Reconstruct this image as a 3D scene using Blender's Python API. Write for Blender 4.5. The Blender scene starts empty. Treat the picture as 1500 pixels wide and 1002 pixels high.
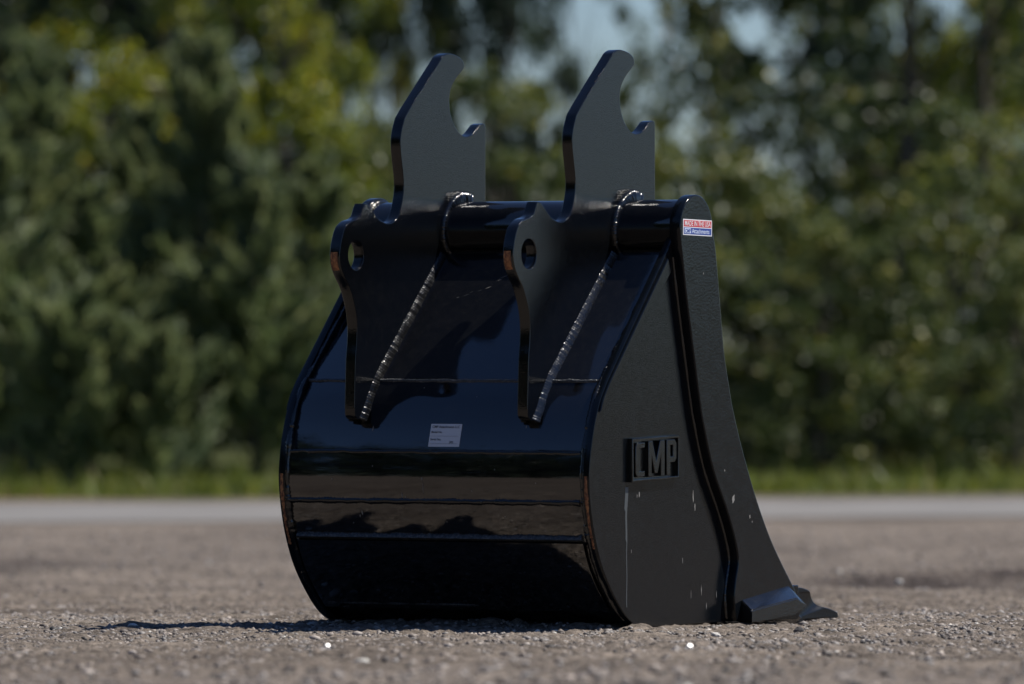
import bpy, bmesh, math, random
import numpy as np
from mathutils import Vector, Matrix

random.seed(7)
rng = np.random.default_rng(7)
sc = bpy.context.scene
COL = sc.collection

# ------------------------------------------------------------------ camera
CAM_H, CAM_D = 0.483, 13.0
cam_d = bpy.data.cameras.new('camera')
cam = bpy.data.objects.new('camera', cam_d)
COL.objects.link(cam)
cam.location = (0, -CAM_D, CAM_H)
cam.rotation_euler = (math.radians(90), 0, 0)
cam_d.sensor_width = 36.0
cam_d.lens = 267.7
cam_d.clip_start = 0.1
cam_d.clip_end = 3000
cam_d.dof.use_dof = True
cam_d.dof.focus_distance = 12.97
cam_d.dof.aperture_fstop = 5.4
cam_d.dof.aperture_blades = 9
sc.camera = cam

# ------------------------------------------------------------------ light
SUN = Vector((0.53, 0.11, 0.84)).normalized()        # towards the sun
elev = math.asin(SUN.z)
azim = math.atan2(SUN.x, SUN.y)                        # clockwise from +Y
world = bpy.data.worlds.new('World')
sc.world = world
world.use_nodes = True
wn = world.node_tree.nodes
wl = world.node_tree.links
bg = wn['Background']
sky = wn.new('ShaderNodeTexSky')
sky.sky_type = 'NISHITA'
sky.sun_disc = False
sky.sun_elevation = elev
sky.sun_rotation = azim
sky.air_density = 1.0
sky.dust_density = 0.15
sky.ozone_density = 4.0
tint = wn.new('ShaderNodeMixRGB'); tint.blend_type = 'MULTIPLY'; tint.inputs[0].default_value = 1.0
tint.inputs[2].default_value = (0.80, 0.91, 1.14, 1)
wl.new(sky.outputs['Color'], tint.inputs[1])
wl.new(tint.outputs['Color'], bg.inputs['Color'])
bg.inputs['Strength'].default_value = 0.056

sun_d = bpy.data.lights.new('sun', 'SUN')
sun_d.energy = 5.0
sun_d.angle = math.radians(0.53)
sun_d.color = (1.0, 0.95, 0.88)
sun = bpy.data.objects.new('sun', sun_d)
COL.objects.link(sun)
sun.rotation_euler = SUN.to_track_quat('Z', 'Y').to_euler()

sc.view_settings.view_transform = 'Standard'
sc.view_settings.look = 'None'
sc.view_settings.gamma = 1
sc.view_settings.exposure = 0.45
sc.render.engine = 'CYCLES'
sc.cycles.use_denoising = True
sc.cycles.max_bounces = 6
sc.cycles.sample_clamp_indirect = 6

# ------------------------------------------------------------------ helpers
def tag(o, label=None, cat=None, group=None, kind=None):
    if label: o['label'] = label
    if cat: o['category'] = cat
    if group: o['group'] = group
    if kind: o['kind'] = kind
    return o

def link(name, me, mat=None, parent=None):
    o = bpy.data.objects.new(name, me)
    COL.objects.link(o)
    if mat is not None:
        me.materials.clear()
        me.materials.append(mat)
    if parent is not None:
        o.parent = parent
    return o

def empty(name, loc=(0, 0, 0), rz=0.0):
    o = bpy.data.objects.new(name, None)
    COL.objects.link(o)
    o.empty_display_size = 0.1
    o.location = loc
    o.rotation_euler = (0, 0, rz)
    return o

def pydata(name, v, f, smooth=None):
    me = bpy.data.meshes.new(name)
    me.from_pydata([tuple(p) for p in v], [], [tuple(q) for q in f])
    me.update()
    if smooth is not None:
        soft(me, smooth)
    return me

def soft(me, deg=35):
    me.shade_smooth()
    me.set_sharp_from_angle(angle=math.radians(deg))

def spline(chains, step=0.006):
    """Each chain is a Catmull-Rom curve; the joints between chains stay corners."""
    out = []
    for ch in chains:
        P = [np.array(p, float) for p in ch]
        n = len(P)
        pts = []
        for i in range(n - 1):
            p1, p2 = P[i], P[i + 1]
            p0 = P[i - 1] if i > 0 else 2 * p1 - p2
            p3 = P[i + 2] if i + 2 < n else 2 * p2 - p1
            k = 1 if n == 2 else max(1, int(np.linalg.norm(p2 - p1) / step))
            for j in range(k):
                t = j / k
                pts.append(0.5 * ((2 * p1) + (-p0 + p2) * t + (2 * p0 - 5 * p1 + 4 * p2 - p3) * t * t
                                  + (-p0 + 3 * p1 - 3 * p2 + p3) * t ** 3))
        pts.append(P[-1])
        for p in pts:
            if not out or np.linalg.norm(p - out[-1]) > 2e-4:
                out.append(p)
    if np.linalg.norm(out[0] - out[-1]) < 2e-4 and len(out) > 3:
        out.pop()
    return out

def circle(c, r, n=40):
    return [(c[0] + r * math.cos(2 * math.pi * i / n), c[1] + r * math.sin(2 * math.pi * i / n)) for i in range(n)]

def plate_mesh(name, loops, x0, x1, bevel=0.0015, res=1):
    """Flat plate: 2-D loops in (u, z), thick from x0 to x1 along the lateral axis."""
    cu = bpy.data.curves.new(name, 'CURVE')
    cu.dimensions = '2D'
    cu.fill_mode = 'BOTH'
    cu.extrude = abs(x1 - x0) / 2 - bevel
    cu.bevel_depth = bevel
    cu.bevel_resolution = res
    cu.offset = -bevel
    for L in loops:
        s = cu.splines.new('POLY')
        s.points.add(len(L) - 1)
        for p, q in zip(s.points, L):
            p.co = (q[0], q[1], 0, 1)
        s.use_cyclic_u = True
    o = bpy.data.objects.new(name, cu)
    COL.objects.link(o)
    me = bpy.data.meshes.new_from_object(o)
    bpy.data.objects.remove(o)
    bpy.data.curves.remove(cu)
    me.name = name
    mid = (x0 + x1) / 2
    for v in me.vertices:
        x, y, z = v.co
        v.co = (z + mid, x, y)
    me.update()
    soft(me, 35)
    return me

def box_mesh(name, x0, x1, y0, y1, z0, z1, bevel=0.0):
    bm = bmesh.new()
    bmesh.ops.create_cube(bm, size=1)
    for v in bm.verts:
        v.co = ((x0 + x1) / 2 + v.co.x * (x1 - x0), (y0 + y1) / 2 + v.co.y * (y1 - y0), (z0 + z1) / 2 + v.co.z * (z1 - z0))
    if bevel:
        bmesh.ops.bevel(bm, geom=bm.edges[:], offset=bevel, segments=2, affect='EDGES')
    me = bpy.data.meshes.new(name)
    bm.to_mesh(me)
    bm.free()
    soft(me, 40)
    return me

def hull_mesh(name, pts, bevel=0.0):
    bm = bmesh.new()
    for p in pts:
        bm.verts.new(p)
    bmesh.ops.convex_hull(bm, input=bm.verts[:])
    bmesh.ops.dissolve_limit(bm, angle_limit=math.radians(2), verts=bm.verts[:], edges=bm.edges[:])
    if bevel:
        bmesh.ops.bevel(bm, geom=bm.edges[:], offset=bevel, segments=2, affect='EDGES')
    me = bpy.data.meshes.new(name)
    bm.to_mesh(me)
    bm.free()
    soft(me, 40)
    return me

def tube_mesh(name, path, radii, sides=8, ripple=0.0, rlen=0.005, jit=0.0, cap=True, seed=1, lumpy=0.0):
    """Round bar along a 3-D path; with a ripple it is a weld bead."""
    r_ = np.random.default_rng(seed)
    P = np.array(path, float)
    n = len(P)
    T = np.gradient(P, axis=0)
    T /= np.linalg.norm(T, axis=1)[:, None] + 1e-12
    ref = np.array([0, 0, 1.0]) if abs(T[0][2]) < 0.9 else np.array([1.0, 0, 0])
    V, F = [], []
    s = 0.0
    A = None
    for i in range(n):
        t = T[i]
        if A is None:
            A = np.cross(t, ref)
        A = A - np.dot(A, t) * t
        A /= np.linalg.norm(A) + 1e-12
        B = np.cross(t, A)
        if i:
            s += np.linalg.norm(P[i] - P[i - 1])
        rad = radii[i] if hasattr(radii, '__len__') else radii
        w = (s / rlen) % 1.0
        rad = rad * (1 + ripple * (0.5 - w) + lumpy * math.sin(s * 90 + seed) * math.sin(s * 37 + 2 * seed))
        for k in range(sides):
            a = 2 * math.pi * k / sides
            q = rad * (1 + jit * r_.uniform(-1, 1))
            V.append(P[i] + q * (math.cos(a) * A + math.sin(a) * B))
    for i in range(n - 1):
        for k in range(sides):
            k2 = (k + 1) % sides
            F.append((i * sides + k, i * sides + k2, (i + 1) * sides + k2, (i + 1) * sides + k))
    if cap:
        F.append(tuple(range(sides))[::-1])
        F.append(tuple((n - 1) * sides + k for k in range(sides)))
    return pydata(name, V, F, 60)

def fillet_mesh(name, path, A, B, legs, bulge=0.12, jit=0.05, rip=0.06, seed=1, ra=1.0):
    """Triangular weld run in the corner between two faces; A and B point along the faces, away from the corner."""
    r_ = np.random.default_rng(seed)
    V, F = [], []
    n = len(path)
    m = 7
    sm = np.convolve(r_.normal(0, 1, n + 8), np.ones(5) / 5, 'same')[:n] * jit * 1.6
    for i in range(n):
        p = np.array(path[i]); a = np.array(A[i] if hasattr(A[0], '__len__') else A, float); b = np.array(B, float)
        L = legs[i] if hasattr(legs, '__len__') else legs
        L = L * (1 + sm[i] + rip * math.sin(i * 2 * math.pi / 4.0))
        for k in range(m):
            t = k / (m - 1)
            h = bulge * math.sin(math.pi * t) * (1 + (r_.uniform(-jit, jit) * 3 if 0 < k < m - 1 else 0))
            V.append(p + a * L * ra * ((1 - t) + h) + b * L * (t + h))
        V.append(p - (a + b) * 0.002)
    w = m + 1
    for i in range(n - 1):
        for k in range(w):
            k2 = (k + 1) % w
            F.append((i * w + k, (i + 1) * w + k, (i + 1) * w + k2, i * w + k2))
    F.append(tuple(range(w))); F.append(tuple((n - 1) * w + k for k in range(w))[::-1])
    me = pydata(name, V, F)
    bm = bmesh.new(); bm.from_mesh(me); bmesh.ops.recalc_face_normals(bm, faces=bm.faces[:]); bm.to_mesh(me); bm.free()
    soft(me, 50)
    return me

def resample(path, step):
    P = [np.array(p, float) for p in path]
    out = [P[0]]
    for a, b in zip(P, P[1:]):
        L = np.linalg.norm(b - a)
        k = max(1, int(round(L / step)))
        for j in range(1, k + 1):
            out.append(a + (b - a) * j / k)
    return out

def vnoise(x, y, seed=0):
    xi = np.floor(x).astype(np.int64); yi = np.floor(y).astype(np.int64)
    xf = x - xi; yf = y - yi
    def h(a, b):
        n = (a * 374761393 + b * 668265263 + seed * 974711) & 0x7fffffff
        n = ((n ^ (n >> 13)) * 1274126177) & 0x7fffffff
        return ((n ^ (n >> 16)) & 0xffff) / 65535.0
    sx = xf * xf * (3 - 2 * xf); sy = yf * yf * (3 - 2 * yf)
    a = h(xi, yi) * (1 - sx) + h(xi + 1, yi) * sx
    b = h(xi, yi + 1) * (1 - sx) + h(xi + 1, yi + 1) * sx
    return a * (1 - sy) + b * sy

# ------------------------------------------------------------------ materials
def mat(name):
    m = bpy.data.materials.new(name)
    m.use_nodes = True
    nt = m.node_tree
    return m, nt.nodes, nt.links, nt.nodes['Principled BSDF']

def simple(name, col, rough=0.5, spec=0.5, metal=0.0):
    m, n, l, b = mat(name)
    b.inputs['Base Color'].default_value = (*col, 1)
    b.inputs['Roughness'].default_value = rough
    b.inputs['Specular IOR Level'].default_value = spec
    b.inputs['Metallic'].default_value = metal
    return m

def noise(n, l, scale, detail=3, rough=0.55, coord='Object', dist=0.0):
    tc = n.new('ShaderNodeTexCoord')
    t = n.new('ShaderNodeTexNoise')
    t.inputs['Scale'].default_value = scale
    t.inputs['Detail'].default_value = detail
    t.inputs['Roughness'].default_value = rough
    t.inputs['Distortion'].default_value = dist
    l.new(tc.outputs[coord], t.inputs['Vector'])
    return t

def ramp(n, l, src, stops):
    r = n.new('ShaderNodeValToRGB')
    el = r.color_ramp.elements
    while len(el) < len(stops):
        el.new(0.5)
    for e, (p, c) in zip(el, stops):
        e.position = p
        e.color = (*c, 1) if len(c) == 3 else c
    l.new(src, r.inputs['Fac'])
    return r

def paint(name, rough=0.12, grain=0.0, grain_scale=400, wave=0.0, dust=0.35, ior=1.62, body=(0.0035, 0.0037, 0.0042)):
    """Black gloss enamel: almost black body, dust specks, orange peel."""
    m, n, l, b = mat(name)
    d1 = noise(n, l, 55, 6, 0.7)
    d2 = noise(n, l, 900, 2, 0.5)
    sp = ramp(n, l, d2.outputs['Fac'], [(0.66, (0, 0, 0)), (0.76, (1, 1, 1))])
    cl = ramp(n, l, d1.outputs['Fac'], [(0.42, (0, 0, 0)), (0.75, (1, 1, 1))])
    mul = n.new('ShaderNodeMath'); mul.operation = 'MULTIPLY'
    l.new(sp.outputs['Color'], mul.inputs[0]); l.new(cl.outputs['Color'], mul.inputs[1])
    mul2 = n.new('ShaderNodeMath'); mul2.operation = 'MULTIPLY'; mul2.inputs[1].default_value = dust
    l.new(mul.outputs[0], mul2.inputs[0])
    film = n.new('ShaderNodeMath'); film.operation = 'MULTIPLY_ADD'
    film.inputs[1].default_value = 0.02 * dust; film.inputs[2].default_value = 0.0
    l.new(cl.outputs['Color'], film.inputs[0])
    add = n.new('ShaderNodeMath'); add.operation = 'ADD'; add.use_clamp = True
    l.new(mul2.outputs[0], add.inputs[0]); l.new(film.outputs[0], add.inputs[1])
    mx = n.new('ShaderNodeMixRGB')
    mx.inputs[1].default_value = (*body, 1)
    mx.inputs[2].default_value = (0.20, 0.18, 0.16, 1)
    l.new(add.outputs[0], mx.inputs[0])
    l.new(mx.outputs[0], b.inputs['Base Color'])
    rr = n.new('ShaderNodeMath'); rr.operation = 'MULTIPLY_ADD'
    rr.inputs[1].default_value = 0.10; rr.inputs[2].default_value = rough
    l.new(cl.outputs['Color'], rr.inputs[0])
    l.new(rr.outputs[0], b.inputs['Roughness'])
    b.inputs['IOR'].default_value = ior
    prev = None
    if wave:
        w = noise(n, l, 26, 2, 0.5)
        bw = n.new('ShaderNodeBump'); bw.inputs['Strength'].default_value = wave; bw.inputs['Distance'].default_value = 0.004
        l.new(w.outputs['Fac'], bw.inputs['Height'])
        prev = bw
    if grain:
        g = noise(n, l, grain_scale, 2, 0.5)
        bp = n.new('ShaderNodeBump'); bp.inputs['Strength'].default_value = grain; bp.inputs['Distance'].default_value = 0.001
        l.new(g.outputs['Fac'], bp.inputs['Height'])
        if prev: l.new(prev.outputs['Normal'], bp.inputs['Normal'])
        prev = bp
    if prev:
        l.new(prev.outputs['Normal'], b.inputs['Normal'])
    return m

M = {}
M['gloss'] = paint('black_gloss_enamel', 0.05, 0.03, 260, 0.05, 0.40, 1.85)
M['hook'] = paint('black_enamel_on_plate', 0.045, 0.32, 420, 0.0, 0.15, 1.56, (0.002, 0.0024, 0.003))
M['side'] = paint('black_enamel_orange_peel', 0.085, 0.15, 420, 0.02, 0.30, 1.41, (0.003, 0.0042, 0.006))
M['cast'] = paint('black_enamel_on_rough_scale', 0.12, 0.22, 240, 0.05, 0.25, 1.40, (0.003, 0.0042, 0.006))
M['tooth'] = paint('worn_black_on_cast_tooth', 0.34, 0.3, 240, 0.05, 0.15, 1.36)
def dusty():
    m, n, l, b = mat('dusty_black_weld')
    t = noise(n, l, 340, 4, 0.7)
    r = ramp(n, l, t.outputs['Fac'], [(0.40, (0.008, 0.009, 0.011)), (0.56, (0.05, 0.055, 0.06)), (0.70, (0.16, 0.155, 0.145))])
    l.new(r.outputs['Color'], b.inputs['Base Color'])
    b.inputs['Roughness'].default_value = 0.35
    bp = n.new('ShaderNodeBump'); bp.inputs['Strength'].default_value = 0.5; bp.inputs['Distance'].default_value = 0.001
    l.new(t.outputs['Fac'], bp.inputs['Height']); l.new(bp.outputs['Normal'], b.inputs['Normal'])
    return m
M['dusty'] = dusty()
M['weld'] = paint('black_enamel_on_weld', 0.155, 0.45, 330, 0.0, 0.05, 1.65)

def rust_mat():
    m, n, l, b = mat('orange_rust')
    t = noise(n, l, 160, 5, 0.7)
    r = ramp(n, l, t.outputs['Fac'], [(0.34, (0.02, 0.012, 0.009)), (0.47, (0.20, 0.075, 0.032)), (0.62, (0.42, 0.19, 0.07))])
    l.new(r.outputs['Color'], b.inputs['Base Color'])
    b.inputs['Roughness'].default_value = 0.8
    bp = n.new('ShaderNodeBump'); bp.inputs['Strength'].default_value = 0.6; bp.inputs['Distance'].default_value = 0.001
    l.new(t.outputs['Fac'], bp.inputs['Height']); l.new(bp.outputs['Normal'], b.inputs['Normal'])
    return m
M['rust'] = rust_mat()
M['scuff'] = simple('pale_scuff', (0.20, 0.19, 0.175), 0.6)
M['drip'] = simple('grey_dried_drip', (0.055, 0.06, 0.062), 0.4)
M['label'] = simple('silver_label_film', (0.52, 0.54, 0.58), 0.35)
M['ink'] = simple('black_ink', (0.01, 0.01, 0.012), 0.5)
M['line'] = simple('grey_ink', (0.25, 0.26, 0.28), 0.5)
M['white'] = simple('white_vinyl', (0.72, 0.72, 0.74), 0.4)
M['red'] = simple('red_vinyl', (0.50, 0.035, 0.045), 0.4)
M['blue'] = simple('blue_vinyl', (0.03, 0.06, 0.26), 0.4)
M['pale'] = simple('pale_blue_vinyl', (0.55, 0.62, 0.78), 0.4)

def gravel_mat(name, pebble):
    m, n, l, b = mat(name)
    if pebble:
        at = n.new('ShaderNodeAttribute'); at.attribute_name = 'tint'
        r = ramp(n, l, at.outputs['Fac'], [(0.0, (0.025, 0.023, 0.022)), (0.25, (0.122, 0.102, 0.087)), (0.5, (0.268, 0.223, 0.187)),
                                           (0.72, (0.25, 0.236, 0.225)), (0.88, (0.48, 0.405, 0.345)), (1.0, (0.70, 0.68, 0.62))])
        t = noise(n, l, 700, 3, 0.6)
        mx = n.new('ShaderNodeMixRGB'); mx.blend_type = 'MULTIPLY'; mx.inputs[0].default_value = 0.5
        l.new(r.outputs['Color'], mx.inputs[1]); l.new(t.outputs['Color'], mx.inputs[2])
        g = n.new('ShaderNodeHueSaturation'); g.inputs['Saturation'].default_value = 0.0
        l.new(t.outputs['Color'], g.inputs['Color']); l.new(g.outputs['Color'], mx.inputs[2])
        bc = n.new('ShaderNodeBrightContrast'); bc.inputs['Bright'].default_value = 0.0
        l.new(mx.outputs['Color'], bc.inputs['Color'])
        l.new(bc.outputs['Color'], b.inputs['Base Color'])
        b.inputs['Roughness'].default_value = 0.62
    else:
        t1 = noise(n, l, 1.1, 5, 0.6)
        t2 = noise(n, l, 60, 6, 0.75)
        t3 = noise(n, l, 9, 5, 0.7)
        r1 = ramp(n, l, t1.outputs['Fac'], [(0.3, (0.112, 0.092, 0.076)), (0.7, (0.216, 0.181, 0.149))])
        r2 = ramp(n, l, t2.outputs['Fac'], [(0.32, (0.25, 0.25, 0.26)), (0.5, (0.95, 0.95, 0.95)), (0.68, (1.6, 1.58, 1.56))])
        r3 = ramp(n, l, t3.outputs['Fac'], [(0.32, (0.58, 0.57, 0.56)), (0.52, (1.0, 1.0, 1.0)), (0.72, (1.2, 1.2, 1.2))])
        m1 = n.new('ShaderNodeMixRGB'); m1.blend_type = 'MULTIPLY'; m1.inputs[0].default_value = 1
        m2 = n.new('ShaderNodeMixRGB'); m2.blend_type = 'MULTIPLY'; m2.inputs[0].default_value = 1
        l.new(r1.outputs['Color'], m1.inputs[1]); l.new(r2.outputs['Color'], m1.inputs[2])
        l.new(m1.outputs['Color'], m2.inputs[1]); l.new(r3.outputs['Color'], m2.inputs[2])
        at = n.new('ShaderNodeAttribute'); at.attribute_name = 'dark_mask'
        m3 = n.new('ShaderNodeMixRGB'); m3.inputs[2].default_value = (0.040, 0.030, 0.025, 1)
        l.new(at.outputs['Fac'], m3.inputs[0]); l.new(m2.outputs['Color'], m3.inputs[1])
        l.new(m3.outputs['Color'], b.inputs['Base Color'])
        b.inputs['Roughness'].default_value = 0.9
        b.inputs['Specular IOR Level'].default_value = 0.2
        bp = n.new('ShaderNodeBump'); bp.inputs['Strength'].default_value = 0.8; bp.inputs['Distance'].default_value = 0.012
        l.new(t2.outputs['Fac'], bp.inputs['Height']); l.new(bp.outputs['Normal'], b.inputs['Normal'])
    return m
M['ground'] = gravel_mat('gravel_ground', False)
M['pebble'] = gravel_mat('gravel_pebbles', True)

def mottled(name, c1, c2, scale, rough=0.9, bump=0.3, dist=0.01):
    m, n, l, b = mat(name)
    t = noise(n, l, scale, 6, 0.65)
    r = ramp(n, l, t.outputs['Fac'], [(0.3, c1), (0.7, c2)])
    l.new(r.outputs['Color'], b.inputs['Base Color'])
    b.inputs['Roughness'].default_value = rough
    b.inputs['Specular IOR Level'].default_value = 0.25
    bp = n.new('ShaderNodeBump'); bp.inputs['Strength'].default_value = bump; bp.inputs['Distance'].default_value = dist
    l.new(t.outputs['Fac'], bp.inputs['Height']); l.new(bp.outputs['Normal'], b.inputs['Normal'])
    return m
M['road'] = mottled('pale_worn_asphalt', (0.135, 0.129, 0.122), (0.185, 0.177, 0.168), 2.5)
M['sand'] = mottled('tan_sand', (0.22, 0.16, 0.11), (0.33, 0.25, 0.18), 6)
M['turf'] = mottled('dry_turf_soil', (0.045, 0.06, 0.018), (0.10, 0.11, 0.035), 3)
M['bark'] = mottled('grey_brown_bark', (0.05, 0.042, 0.034), (0.12, 0.10, 0.085), 12, 0.95, 0.6)

def leaf_mat(name, stops, trans=0.35, rough=0.45):
    m, n, l, b = mat(name)
    at = n.new('ShaderNodeAttribute'); at.attribute_name = 'tint'
    r = ramp(n, l, at.outputs['Fac'], stops)
    l.new(r.outputs['Color'], b.inputs['Base Color'])
    b.inputs['Roughness'].default_value = rough
    b.inputs['Specular IOR Level'].default_value = 0.35
    tr = n.new('ShaderNodeBsdfTranslucent')
    hs = n.new('ShaderNodeHueSaturation'); hs.inputs['Value'].default_value = 1.3; hs.inputs['Saturation'].default_value = 1.1
    hs.inputs['Hue'].default_value = 0.485
    l.new(r.outputs['Color'], hs.inputs['Color']); l.new(hs.outputs['Color'], tr.inputs['Color'])
    mx = n.new('ShaderNodeMixShader'); mx.inputs[0].default_value = trans
    out = n['Material Output']
    l.new(b.outputs[0], mx.inputs[1]); l.new(tr.outputs[0], mx.inputs[2]); l.new(mx.outputs[0], out.inputs['Surface'])
    return m
M['leaf'] = leaf_mat('broad_leaves', [(0, (0.05, 0.085, 0.016)), (0.5, (0.15, 0.185, 0.030)), (0.85, (0.28, 0.28, 0.042)), (1, (0.40, 0.36, 0.055))], 0.5)
M['leaf_olive'] = leaf_mat('olive_leaves', [(0, (0.022, 0.036, 0.016)), (0.5, (0.062, 0.09, 0.028)), (0.85, (0.14, 0.16, 0.042)), (1, (0.30, 0.28, 0.07))], 0.35)
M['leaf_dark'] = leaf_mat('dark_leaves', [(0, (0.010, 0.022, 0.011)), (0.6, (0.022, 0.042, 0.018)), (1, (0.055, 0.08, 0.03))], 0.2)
M['cedar'] = leaf_mat('cedar_sprays', [(0, (0.05, 0.085, 0.032)), (0.5, (0.128, 0.165, 0.074)), (1, (0.25, 0.275, 0.135))], 0.4, 0.6)
M['grass'] = leaf_mat('grass_blades', [(0, (0.07, 0.10, 0.020)), (0.55, (0.15, 0.185, 0.035)), (0.85, (0.20, 0.205, 0.055)), (1, (0.29, 0.24, 0.12))], 0.4)

# ------------------------------------------------------------------ setting: ground
TH = math.radians(30)
BO = np.array([-0.0531, 0.0125])
def to_local(x, y):
    dx, dy = x - BO[0], y - BO[1]
    return dx * math.cos(TH) - dy * math.sin(TH), dx * math.sin(TH) + dy * math.cos(TH)

def ground_z(x, y):
    x = np.asarray(x, float); y = np.asarray(y, float)
    yy = np.clip(y + 0.04, 0, None)
    base = -0.105 * (1 - np.exp(-yy / 3.6))
    near = np.clip(-0.55 - y, 0, 3.0)
    base = base + 0.019 * near * near / (near + 0.5)
    und = (vnoise(x * 0.9 + 3, y * 0.9, 2) - 0.5) * 0.022 + (vnoise(x * 3.1, y * 3.1 + 9, 5) - 0.5) * 0.010
    # tyre rut and its berm behind the bucket, to the right
    rut_c = 4.45 + 0.10 * x
    env = np.clip((x - 0.45) / 0.6, 0, 1)
    berm = 0.024 * np.exp(-((y - rut_c - 0.55) / 0.40) ** 2) * env - 0.020 * np.exp(-((y - rut_c + 0.15) / 0.40) ** 2) * env
    far = np.clip((y - 8) / 3, 0, 1)
    d2 = np.clip(np.hypot(x - 0.02, y - 0.2) - 0.45, 0, 0.5) / 0.5      # flat where the bucket stands
    lx, lu = to_local(x, y)
    pile = 0.013 * np.exp(-((lu + 0.030) / 0.030) ** 2) * np.clip((0.30 - np.abs(lx)) / 0.05, 0, 1) * (0.5 + vnoise(x * 14, y * 14, 77))
    out = base + (und * d2 + berm) * (1 - far) - 0.003 * (1 - d2) + pile
    w = np.clip((0.335 - np.abs(lx)) / 0.04, 0, 1) * np.clip((lu + 0.07) / 0.04, 0, 1) * np.clip((0.22 - lu) / 0.1, 0, 1)
    out = out * (1 - w) + np.maximum(out, 0.0015) * w
    return out

def graded(lo, hi, step, far, grow=1.22):
    a = list(np.arange(lo, hi + step / 2, step))
    s = step; v = a[-1]
    up = []
    while v < far:
        s *= grow; v += s; up.append(v)
    s = step; v = a[0]
    dn = []
    while v > -far:
        s *= grow; v -= s; dn.append(v)
    return np.array(dn[::-1] + a + up)

xs = graded(-1.35, 1.35, 0.0075, 900)
ys = graded(-2.5, 3.4, 0.0085, 900, 1.06)
GX, GY = np.meshgrid(xs, ys)
GZ = ground_z(GX, GY)
inn = (np.abs(GX) < 2.2) & (GY > -3.2) & (GY < 6)
fine = (vnoise(GX * 28, GY * 28, 11) - 0.5) * 0.010 + (vnoise(GX * 75, GY * 75, 12) - 0.5) * 0.009 + (vnoise(GX * 120, GY * 120, 13) - 0.5) * 0.007
GZ = GZ + np.where(inn, fine, 0)
nx, ny = len(xs), len(ys)
co = np.stack([GX, GY, GZ], -1).reshape(-1, 3).astype(np.float32)
idx = np.arange(nx * ny).reshape(ny, nx)
quads = np.stack([idx[:-1, :-1], idx[:-1, 1:], idx[1:, 1:], idx[1:, :-1]], -1).reshape(-1, 4)

def fast_mesh(name, co, faces, k):
    me = bpy.data.meshes.new(name)
    me.vertices.add(len(co)); me.vertices.foreach_set('co', np.ascontiguousarray(co, np.float32).ravel())
    nf = len(faces)
    me.loops.add(nf * k); me.loops.foreach_set('vertex_index', np.ascontiguousarray(faces, np.int32).ravel())
    me.polygons.add(nf); me.polygons.foreach_set('loop_start', np.arange(0, nf * k, k, dtype=np.int32))
    me.update(calc_edges=True)
    return me

def add_attr(me, name, vals, domain='POINT'):
    a = me.attributes.new(name, 'FLOAT', domain)
    a.data.foreach_set('value', np.ascontiguousarray(vals, np.float32))

gm = fast_mesh('ground', co, quads, 4)
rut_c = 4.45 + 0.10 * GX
dark_mask = np.exp(-((GY - rut_c - 0.10) / 0.75) ** 2) * np.clip((GX - 0.35) / 0.9, 0, 1) * (0.25 + 1.0 * vnoise(GX * 5, GY * 2.2, 21))  # darkens the ground in a band along the rut at right
dark_mask = dark_mask + 0.5 * np.clip(vnoise(GX * 2.4 + 7, GY * 1.1, 31) - 0.68, 0, 1) / 0.3 * (GY > 0.8) * (GY < 9)  # and in scattered patches behind the bucket
add_attr(gm, 'dark_mask', np.clip(dark_mask * 1.35, 0, 0.95).ravel())
gm.shade_smooth()
ground = tag(link('ground', gm, M['ground']), kind='structure')

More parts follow.
